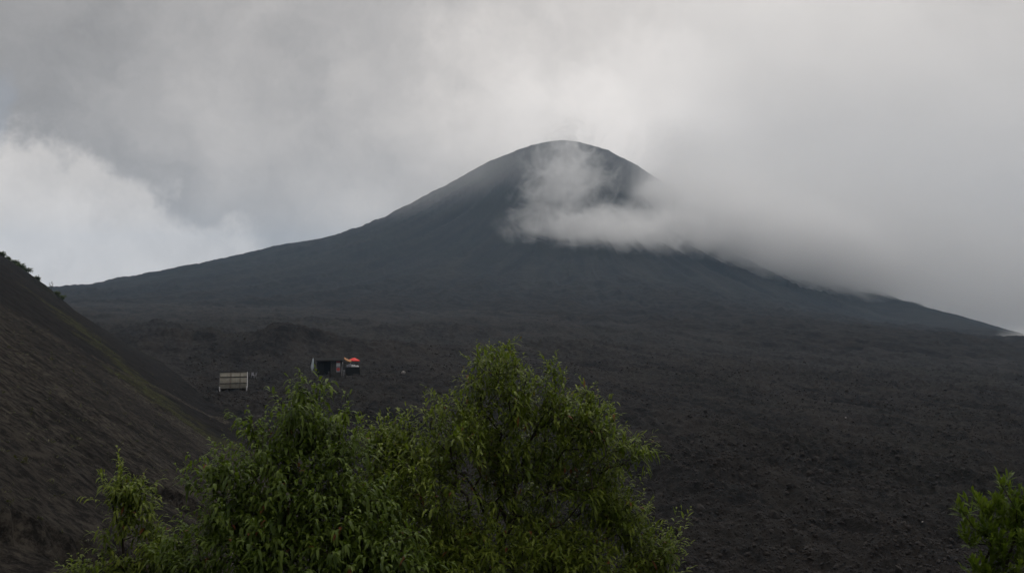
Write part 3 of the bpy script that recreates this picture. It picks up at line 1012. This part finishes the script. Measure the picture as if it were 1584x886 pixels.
# ------------------------------------------------------------------ small built things on the lava
class MB:
    """Collects boxes, bars, cones and sheets into one mesh."""
    def __init__(s):
        s.v = []; s.f = []

    def add(s, v, f):
        o = len(s.v)
        s.v += [tuple(p) for p in v]
        s.f += [tuple(i + o for i in q) for q in f]
        return s

    def box(s, c, size, rot=(0, 0, 0)):
        from mathutils import Euler, Vector
        e = Euler(rot).to_matrix()
        h = [d / 2 for d in size]
        v = [Vector(c) + e @ Vector((sx * h[0], sy * h[1], sz * h[2])) for sz in (-1, 1) for sy in (-1, 1) for sx in (-1, 1)]
        return s.add(v, [(0, 2, 3, 1), (4, 5, 7, 6), (0, 1, 5, 4), (2, 6, 7, 3), (0, 4, 6, 2), (1, 3, 7, 5)])

    def bar(s, a, b, ra, rb=None, sides=8):
        a, b = np.array(a, float), np.array(b, float)
        rb = ra if rb is None else rb
        d = unit(b - a)
        u = unit(np.cross(d, (0, 1, 0) if abs(d[1]) < 0.9 else (1, 0, 0))); w = np.cross(d, u)
        an = [2 * math.pi * i / sides for i in range(sides)]
        v = [a + (u * math.cos(t) + w * math.sin(t)) * ra for t in an] + [b + (u * math.cos(t) + w * math.sin(t)) * rb for t in an]
        f = [(i, (i + 1) % sides, sides + (i + 1) % sides, sides + i) for i in range(sides)]
        f += [tuple(range(sides))[::-1], tuple(range(sides, 2 * sides))]
        return s.add(v, f)

    def lathe(s, prof, sides=12, c=(0, 0, 0), scallop=0.0):
        v = []
        for r, z in prof:
            for i in range(sides):
                t = 2 * math.pi * i / sides
                rr = r * (1 - scallop * (i % 2))
                v.append((c[0] + rr * math.cos(t), c[1] + rr * math.sin(t), c[2] + z))
        f = []
        for k_ in range(len(prof) - 1):
            for i in range(sides):
                j = (i + 1) % sides
                f.append((k_ * sides + i, k_ * sides + j, (k_ + 1) * sides + j, (k_ + 1) * sides + i))
        return s.add(v, f)

    def build(s, name, mat, parent=None, smooth=False, thick=0.0, **kw):
        me = bpy.data.meshes.new(name)
        me.from_pydata([tuple(map(float, p)) for p in s.v], [], s.f)
        me.polygons.foreach_set('use_smooth', [smooth] * len(me.polygons))
        me.materials.append(mat)
        me.update()
        o = link(name, me, parent, **kw)
        if thick:
            sol = o.modifiers.new('solid', 'SOLIDIFY'); sol.thickness = thick; sol.offset = 0
        return o


def corrugated(w, d, slope, pitch=0.21, amp=0.028, x0=0.0):
    """A ribbed roofing sheet lying in a slope that falls towards -Y: width along X, ribs running down the slope."""
    m_ = MB()
    n = max(8, int(w / pitch * 6))
    cs, sn = math.cos(slope), math.sin(slope)
    v = []
    for t in (0, 1):
        for i in range(n + 1):
            x = x0 + w * i / n
            h = amp * math.sin(2 * math.pi * (x - x0) / pitch)
            v.append((x, -t * d * cs - h * sn, -t * d * sn + h * cs))
    f = [(i, n + 1 + i, n + 2 + i, i + 1) for i in range(n)]
    return m_.add(v, f)


def build_shelter():
    g = on_ground(361, 604.5, 60)
    s_ = g[1] / F_PX
    w = 40.5 * s_
    root = empty('shelter', g, R(15.5), label='low shelter with a sloping pale ribbed roof at the foot of the ash slope', cat='shelter')
    ang = R(37)
    top = 26.3 * s_; L = (25.0 * s_) / math.sin(ang + math.atan(-g[2] / g[1]) * 0.9)
    run = L * math.cos(ang)
    names = [(M['sheet'], 0.36), (M['sheet_old'], 0.06), (M['sheet'], 0.31), (M['sheet_old'], 0.03), (M['sheet'], 0.24)]
    x = -w / 2
    for i, (mt, fr) in enumerate(names):
        ww = w * fr
        o = corrugated(ww - 0.012, L + (0.10 if i % 2 else 0.0), ang, x0=x).build('roof_sheet', mt, root, True, 0.012)
        o.location = (0, run, top + (0.03 if i % 2 else 0)); x += ww
    b = MB()
    for t in (0.33, 0.73):
        b.box((0, run - L * t * math.cos(ang), top - L * t * math.sin(ang) + 0.075), (w, 0.13, 0.06), (ang, 0, 0))
    b.build('batten', M['dark_wood'], root)
    MB().box((0, run + 0.12, top + 0.07), (w + 0.5, 0.34, 0.12)).build('ridge_beam', M['dark_wood'], root)
    for sx in (-1, 1):
        MB().box((sx * (w / 2 + 0.05), run - L * 0.5 * math.cos(ang), top - L * 0.5 * math.sin(ang) + 0.04), (0.10, L, 0.10), (ang, 0, 0)).build('rafter', M['metal'] if sx > 0 else M['plank'], root)
    zl = top - L * math.sin(ang)
    for sx in (-1, 1):
        x_ = sx * (w / 2 - 0.02)
        MB().bar((x_, -0.14, -0.5), (x_, -0.14, zl + 0.26), 0.08).build('post', M['white'], root)
        MB().bar((x_, run + 0.1, -0.6), (x_, run + 0.1, top), 0.08).build('post', M['dark_wood'], root)
    MB().box((0, run - 0.05, top / 2 - 0.3), (w, 0.06, top + 0.3)).build('back_wall', M['dark_wood'], root)


def parasol(name, label, px, py, top_py, width_px, mat, lean=0.0, lo=60, Y=None):
    x, y, z = on_ground(px, py, lo)
    s_ = y / F_PX
    h = (py - top_py) * s_; r = width_px * s_ / 2
    root = empty(name, (x, y, z), label=label, cat='parasol')
    root.rotation_euler = (0, lean, 0)
    MB().bar((0, 0, -0.3), (0, 0, h + 0.05), 0.028).build('pole', M['metal'], root)
    rise = r * 0.42
    c = MB().lathe([(0.02, h), (r * 0.35, h - rise * 0.30), (r * 0.72, h - rise * 0.68), (r, h - rise), (r * 1.0, h - rise - 0.12)], 16, scallop=0.03)
    c.build('canopy', mat, root, False, 0.01)
    rb = MB()
    for i in range(8):
        t = math.pi / 4 * i
        rb.bar((0.03 * math.cos(t), 0.03 * math.sin(t), h - 0.04), (r * .95 * math.cos(t), r * .95 * math.sin(t), h - rise - 0.02), 0.010, sides=5)
    rb.build('ribs', M['metal'], root)
    return root


def build_hut():
    ox, oy, oz = on_ground(511, 578, 60)
    FACE = R(11)
    P = lambda dx, dy, dz: (ox + dx * math.cos(FACE) - dy * math.sin(FACE), oy + dx * math.sin(FACE) + dy * math.cos(FACE), oz + dz)
    s_ = oy / F_PX
    X = lambda px: (px - 511) * s_
    Z = lambda py: (578 - py) * s_
    root = empty('hut', (ox, oy, oz), label='small dark hut of planks and tarpaulin with an open doorway on the lava', cat='hut')
    root.rotation_euler = (0, 0, FACE)
    dpt = 2.4
    low = -0.7
    # walls: planked right front, dark left panel, side and back walls round the open doorway
    p = MB(); n = 6
    x0, x1 = X(511.5), X(529)
    for i in range(n):
        a = x0 + (x1 - x0) * i / n
        p.box((a + (x1 - x0) / n / 2, 0.0, (Z(558) + low) / 2), ((x1 - x0) / n - 0.015, 0.04 + 0.012 * (i % 2), Z(558) - low))
    p.build('front_wall', M['plank'], root)
    MB().box(((X(491) + X(500.5)) / 2, 0.25, (Z(560.5) + low) / 2), (X(500.5) - X(491), 0.05, Z(560.5) - low)).build('side_panel', M['tarp'], root)
    MB().box(((X(491) + x1) / 2, dpt, (Z(558) + low) / 2), (x1 - X(491), 0.05, Z(558) - low)).build('back_wall', M['dark_wood'], root)
    for xx in (X(491), x1 - 0.03):
        MB().box((xx, dpt / 2 + 0.05, (Z(559) + low) / 2), (0.05, dpt - 0.1, Z(559) - low)).build('end_wall', M['dark_wood'], root)
    for xx in (X(500.7), X(511.2)):
        MB().bar((xx, -0.03, low), (xx, -0.03, Z(558)), 0.06).build('door_post', M['dark_wood'], root)
    r = corrugated(X(531) - X(490), 3.1, R(7), 0.2, 0.025, X(490)).build('roof', M['tarp'], root, True, 0.02)
    r.location = (0, dpt + 0.2, Z(555.2))
    MB().box(((X(490) + X(531)) / 2, -0.62, Z(557.8)), (X(531) - X(490), 0.07, 0.16)).build('eave_board', M['dark_wood'], root)
    # printed banner hung on the plank wall
    b = empty('banner', P(X(523.2), -0.075, Z(567)), FACE, label='tall red and white printed banner hung on the plank wall of the hut', cat='banner')
    bw = 6.2 * s_
    MB().box((0, 0, 0), (bw, 0.02, 17.2 * s_)).build('cloth', M['goods'], b)
    MB().box((0, -0.016, 7.2 * s_), (bw * 0.96, 0.008, 2.6 * s_)).build('title_band', M['red_print'], b)
    MB().box((0, -0.016, 3.2 * s_), (bw * 0.96, 0.008, 4.8 * s_)).build('picture_panel', M['white'], b)
    disc = MB().lathe([(0.0, 0.0), (2.7 * s_, 0.0), (2.7 * s_, 0.01), (0, 0.01)], 18).build('emblem', M['red_print'], b)
    disc.rotation_euler = (R(90), 0, 0); disc.location = (0, -0.012, -4.2 * s_)
    MB().bar((-bw / 2, -0.02, 8.7 * s_), (bw / 2, -0.02, 8.7 * s_), 0.02).build('rod', M['dark_wood'], b)
    # leaning pole of the stall
    q = MB().bar((0, 0, -0.4), (0.16, 0.0, Z(557)), 0.05)
    q.build('pole', M['metal'], None, label='pale pole leaning between the hut and the stall', cat='pole').location = P(X(527.9), -0.3, 0)
    # stall counter with goods
    t = empty('stall_counter', P(X(545), 0.3, 0), FACE, label='long dark stall counter under the red parasol', cat='counter')
    cw = X(556) - X(533); ch = Z(568.6)
    MB().box((0, 0, ch), (cw, 0.9, 0.06)).build('counter_top', M['dark_wood'], t)
    MB().box((0, -0.40, (ch - 0.5) / 2), (cw - 0.1, 0.04, ch + 0.42)).build('front_cloth', M['tarp'], t)
    for sx in (-1, 1):
        for sy in (-1, 1):
            MB().bar((sx * (cw / 2 - 0.1), sy * 0.34, -0.5), (sx * (cw / 2 - 0.1), sy * 0.34, ch - 0.03), 0.035).build('leg', M['dark_wood'], t)
    rng = random.Random(5)
    kinds = [(536.8, 'small grey sack at the left end of the stall counter', 0.40, 0.42), (539.4, 'pale bundle second from the left on the stall counter', 0.42, 0.56),
             (541.8, 'tall pale bundle in the middle of the stall counter', 0.36, 0.70), (544.6, 'squat white bundle right of the tall one on the stall counter', 0.52, 0.42),
             (547.8, 'white bundle near the right of the stall counter', 0.50, 0.38), (552.0, 'low white bundle at the right end of the stall counter', 0.60, 0.30)]
    for px, lab, w_, h_ in kinds:
        m_ = MB().lathe([(0.0, 0), (w_ * .5, 0.0), (w_ * .55, h_ * .3), (w_ * .42, h_ * .7), (w_ * .14, h_ * .9), (w_ * .2, h_), (0, h_)], 9)
        o = m_.build('sack', M['white'] if 'white' in lab else M['goods'], None, True, label=lab, cat='sack', group='goods on the stall counter')
        o.location = P(X(px), 0.2, ch + 0.03); o.rotation_euler = (0, 0, rng.uniform(0, 3))
    # slanting orange awning
    aw = empty('awning', P(X(532.5), 0.2, Z(554.8)), FACE, label='faded orange awning sloping down beside the red parasol', cat='awning')
    c = MB(); v = []
    n = 8
    for i in range(n + 1):
        u_ = i / n
        x_ = u_ * 10.5 * s_; z_ = -(u_ * 4.6 + 0.9 * math.sin(math.pi * u_)) * s_
        v += [(x_, -0.5, z_ - 0.10), (x_, 1.1, z_ + 0.16)]
    c.add(v, [(2 * i, 2 * i + 2, 2 * i + 3, 2 * i + 1) for i in range(n)])
    c.build('canvas', M['orange'], aw, True, 0.015)
    for x_, z_ in ((0.06, -0.1), (10.3 * s_, -4.6 * s_)):
        MB().bar((x_, 1.0, z_ + 0.1), (x_, 1.0, -Z(554.8) - 0.4), 0.035).build('pole', M['dark_wood'], aw)
    # stools and odd pale things by the hut
    st = empty('stool', P(X(532), -0.9, 0), FACE, label='pale plastic stool standing in front of the stall', cat='stool')
    hh = 0.62
    MB().lathe([(0, hh), (0.17, hh), (0.18, hh - 0.05), (0.15, hh - 0.05), (0, hh - 0.04)], 12).build('seat', M['goods'], st)
    for i in range(4):
        a = math.pi / 4 + math.pi / 2 * i
        MB().bar((0.13 * math.cos(a), 0.13 * math.sin(a), hh - 0.05), (0.19 * math.cos(a), 0.19 * math.sin(a), -0.35), 0.025).build('leg', M['goods'], st)
    for px, py, mt, lab in ((516.3, 577.6, 'goods', 'small grey bucket at the foot of the plank wall'), (526.8, 577.4, 'white', 'small white bucket below the red and white banner')):
        bx_, by_, bz_ = on_ground(px, py + 1.6, 60)
        b = empty('bucket', (bx_, by_, bz_), label=lab, cat='bucket')
        MB().lathe([(0, -0.05), (0.12, -0.05), (0.17, 0.36), (0.18, 0.38), (0.15, 0.36), (0.11, 0.03), (0, 0.03)], 14).build('body', M[mt], b)
        h = MB()
        for i in range(8):
            a, c_ = math.pi * i / 8, math.pi * (i + 1) / 8
            h.bar((0.17 * math.cos(a), 0, 0.36 + 0.13 * math.sin(a)), (0.17 * math.cos(c_), 0, 0.36 + 0.13 * math.sin(c_)), 0.008, sides=5)
        h.build('handle', M['metal'], b)


def build_closed_parasol():
    x, y, z = on_ground(482.5, 577, 60)
    s_ = y / F_PX
    root = empty('closed_parasol', (x, y, z), label='folded white and pale blue parasol standing left of the hut', cat='parasol')
    root.rotation_euler = (0, R(5), 0)
    h = 23.0 * s_
    MB().bar((0, 0, -0.4), (0, 0, h), 0.03).build('pole', M['metal'], root)
    n = 12
    for name, mt, ph, sc_ in (('canopy', 'bluewhite', 0.0, 1.0), ('canopy_panel', 'white', 0.5, 1.03)):
        m_ = MB(); v = []
        prof = [(0.03, h), (0.10, h * 0.80), (0.19, h * 0.52), (0.22, h * 0.38), (0.12, h * 0.25), (0.14, h * 0.17)]
        for r, zz in prof:
            for i in range(n):
                t = 2 * math.pi * i / n
                rr = r * (1 + 0.28 * (1 if i % 2 else -1)) * sc_
                v.append((rr * math.cos(t), rr * math.sin(t), zz))
        f = [(k_ * n + i, k_ * n + (i + 1) % n, (k_ + 1) * n + (i + 1) % n, (k_ + 1) * n + i) for k_ in range(len(prof) - 1) for i in range(n)
             if name == 'canopy' or i in (4, 5, 8, 9)]
        m_.add(v, f).build(name, M[mt], root, True, 0.006)


def lone_rock(px, py, size, label, flat=0.6, mat='pale_rock', name='rock', seed=1, tilt=0.0):
    rng = np.random.default_rng(seed)
    x, y, z = on_ground(px, py, 40)
    m_ = MB()
    v, f = rock_shape(rng, flat)
    m_.add(v * size, [tuple(q) for q in f])
    o = m_.build(name, M[mat], None, False, label=label, cat='rock')
    o.location = (x, y, z + size * flat * 0.45)
    o.rotation_euler = (0, tilt, rng.uniform(0, 3))
    return o


def build_plastic_chair(px, py, label, rz):
    """A low moulded chair lying about near the shelter."""
    x, y, z = on_ground(px, py, 60)
    t = empty('chair', (x, y, z), rz, label=label, cat='chair', group='pale chairs beside the shelter')
    MB().box((0, 0, 0.42), (0.44, 0.42, 0.04)).build('seat', M['goods'], t)
    MB().box((0, 0.20, 0.68), (0.42, 0.035, 0.46), (R(-8), 0, 0)).build('backrest', M['goods'], t)
    for sx in (-1, 1):
        for sy in (-1, 1):
            MB().bar((sx * 0.18, sy * 0.17, 0.41), (sx * 0.21, sy * 0.20, -0.25), 0.025).build('leg', M['goods'], t)


build_shelter()
build_hut()
parasol('parasol', 'open bright red parasol above the stall beside the hut', 547, 572.5, 553.2, 17.5, M['red'], R(3))
build_closed_parasol()
build_plastic_chair(391.2, 584, 'pale plastic chair next to the shelter, nearer to its roof', R(20))
build_plastic_chair(394.6, 584.5, 'pale plastic chair next to the shelter, farther from its roof', R(-50))
lone_rock(623.5, 577.5, 0.62, 'pale slab of rock tilted on the lava right of the hut', 0.45, seed=3, tilt=R(35))
lone_rock(1425, 844, 0.22, 'small grey rock on the lava left of the right hand shrub', 0.7, seed=5, mat='rubble')
lone_rock(1426, 807, 0.07, 'tiny white stone on the lava left of the right hand shrub', 0.7, seed=6)
lone_rock(1308, 646, 0.14, 'tiny white stone far out on the right of the lava field', 0.7, seed=7)


# ------------------------------------------------------------------ scrub along the crest of the ash slope
def crest_point(px):
    ts = np.geomspace(60, 260, 1500)
    tx = (px - 792.0) / F_PX
    z, hill, cw, near = terrain(tx * ts, ts)
    e = np.where(hill > 0.5, z / ts, -9)
    i = int(e.argmax())
    return np.array([tx * ts[i], ts[i], z[i]])


def crest_bush(px, w_px, h_px, label, seed, bare=False):
    rng = np.random.default_rng(seed)
    b = crest_point(px)
    s_ = b[1] / F_PX
    w, h = w_px * s_, h_px * s_
    base = b - np.array([0, 0, 0.25])
    n = 26 if bare else 60
    tips = b + np.stack([rng.normal(0, w * 0.28, n), rng.normal(0, w * 0.3, n), (h * rng.uniform(0.25, 1.0, n) ** 0.8) if bare else h * (rng.uniform(0, 1, n) ** 1.5 * 0.8 - 0.2)], 1)
    arr, par, ends = skeleton(rng, trunk_line(base, [b + np.array([0.1 * w, 0, h * 0.35])], n=3), tips, step=0.3, wander=0.1)
    r = radii(par, len(arr), 0.022 if bare else 0.016)
    if not bare: base = base - np.array([0, 0, 0.2])
    root = empty('bare_tree' if bare else 'bush', base, label=label, cat='tree' if bare else 'bush', group=None if bare else 'scrub along the crest of the ash slope')
    a = arr[par[1:]] - base; c = arr[1:] - base
    link('trunk' if bare else 'stems', tube_mesh('stems', a, c, r[par[1:]], r[1:], M['twig'], 5), root)
    k_ = 3 if bare else 16
    src = arr[ends][rng.random(len(ends)) < (0.35 if bare else 1.0)]
    if bare: src = src[src[:, 2] < b[2] + 0.55 * h]
    pos = np.repeat(src, k_, 0) - base + rng.normal(0, 0.16, (len(src) * k_, 3))
    m_ = len(pos)
    link('foliage', leaf_mesh('foliage', pos, rng.normal(0, 1, (m_, 3)) + UP * 0.5, rng.uniform(0.2, 0.4, m_), rng.uniform(0.1, 0.2, m_),
                              rng.uniform(0.1, 0.6, m_), rng.random(m_), np.zeros(m_), M['scrub']), root)


crest_bush(79, 14, 13, 'bare windblown little tree standing on the crest of the ash slope', 71, True)
for i, (px, w_, h_, lab) in enumerate((
        (2, 8, 5, 'small scrubby bush on the crest at the very left edge'),
        (12, 5, 3, 'tiny sprig of scrub on the crest near the left edge'),
        (22, 13, 6, 'bush at the upper end of the thick scrub on the crest'),
        (31, 15, 6, 'bush in the middle of the thick scrub on the crest'),
        (40, 13, 5, 'bush at the lower end of the thick scrub on the crest'),
        (57, 6, 4, 'thin bush on the crest above the bare little tree'),
        (87, 9, 4, 'rounded bush on the crest below the bare little tree'),
        (94, 8, 4, 'low bush where the crest meets the far slope'))):
    crest_bush(px, w_, h_, lab, 80 + i)
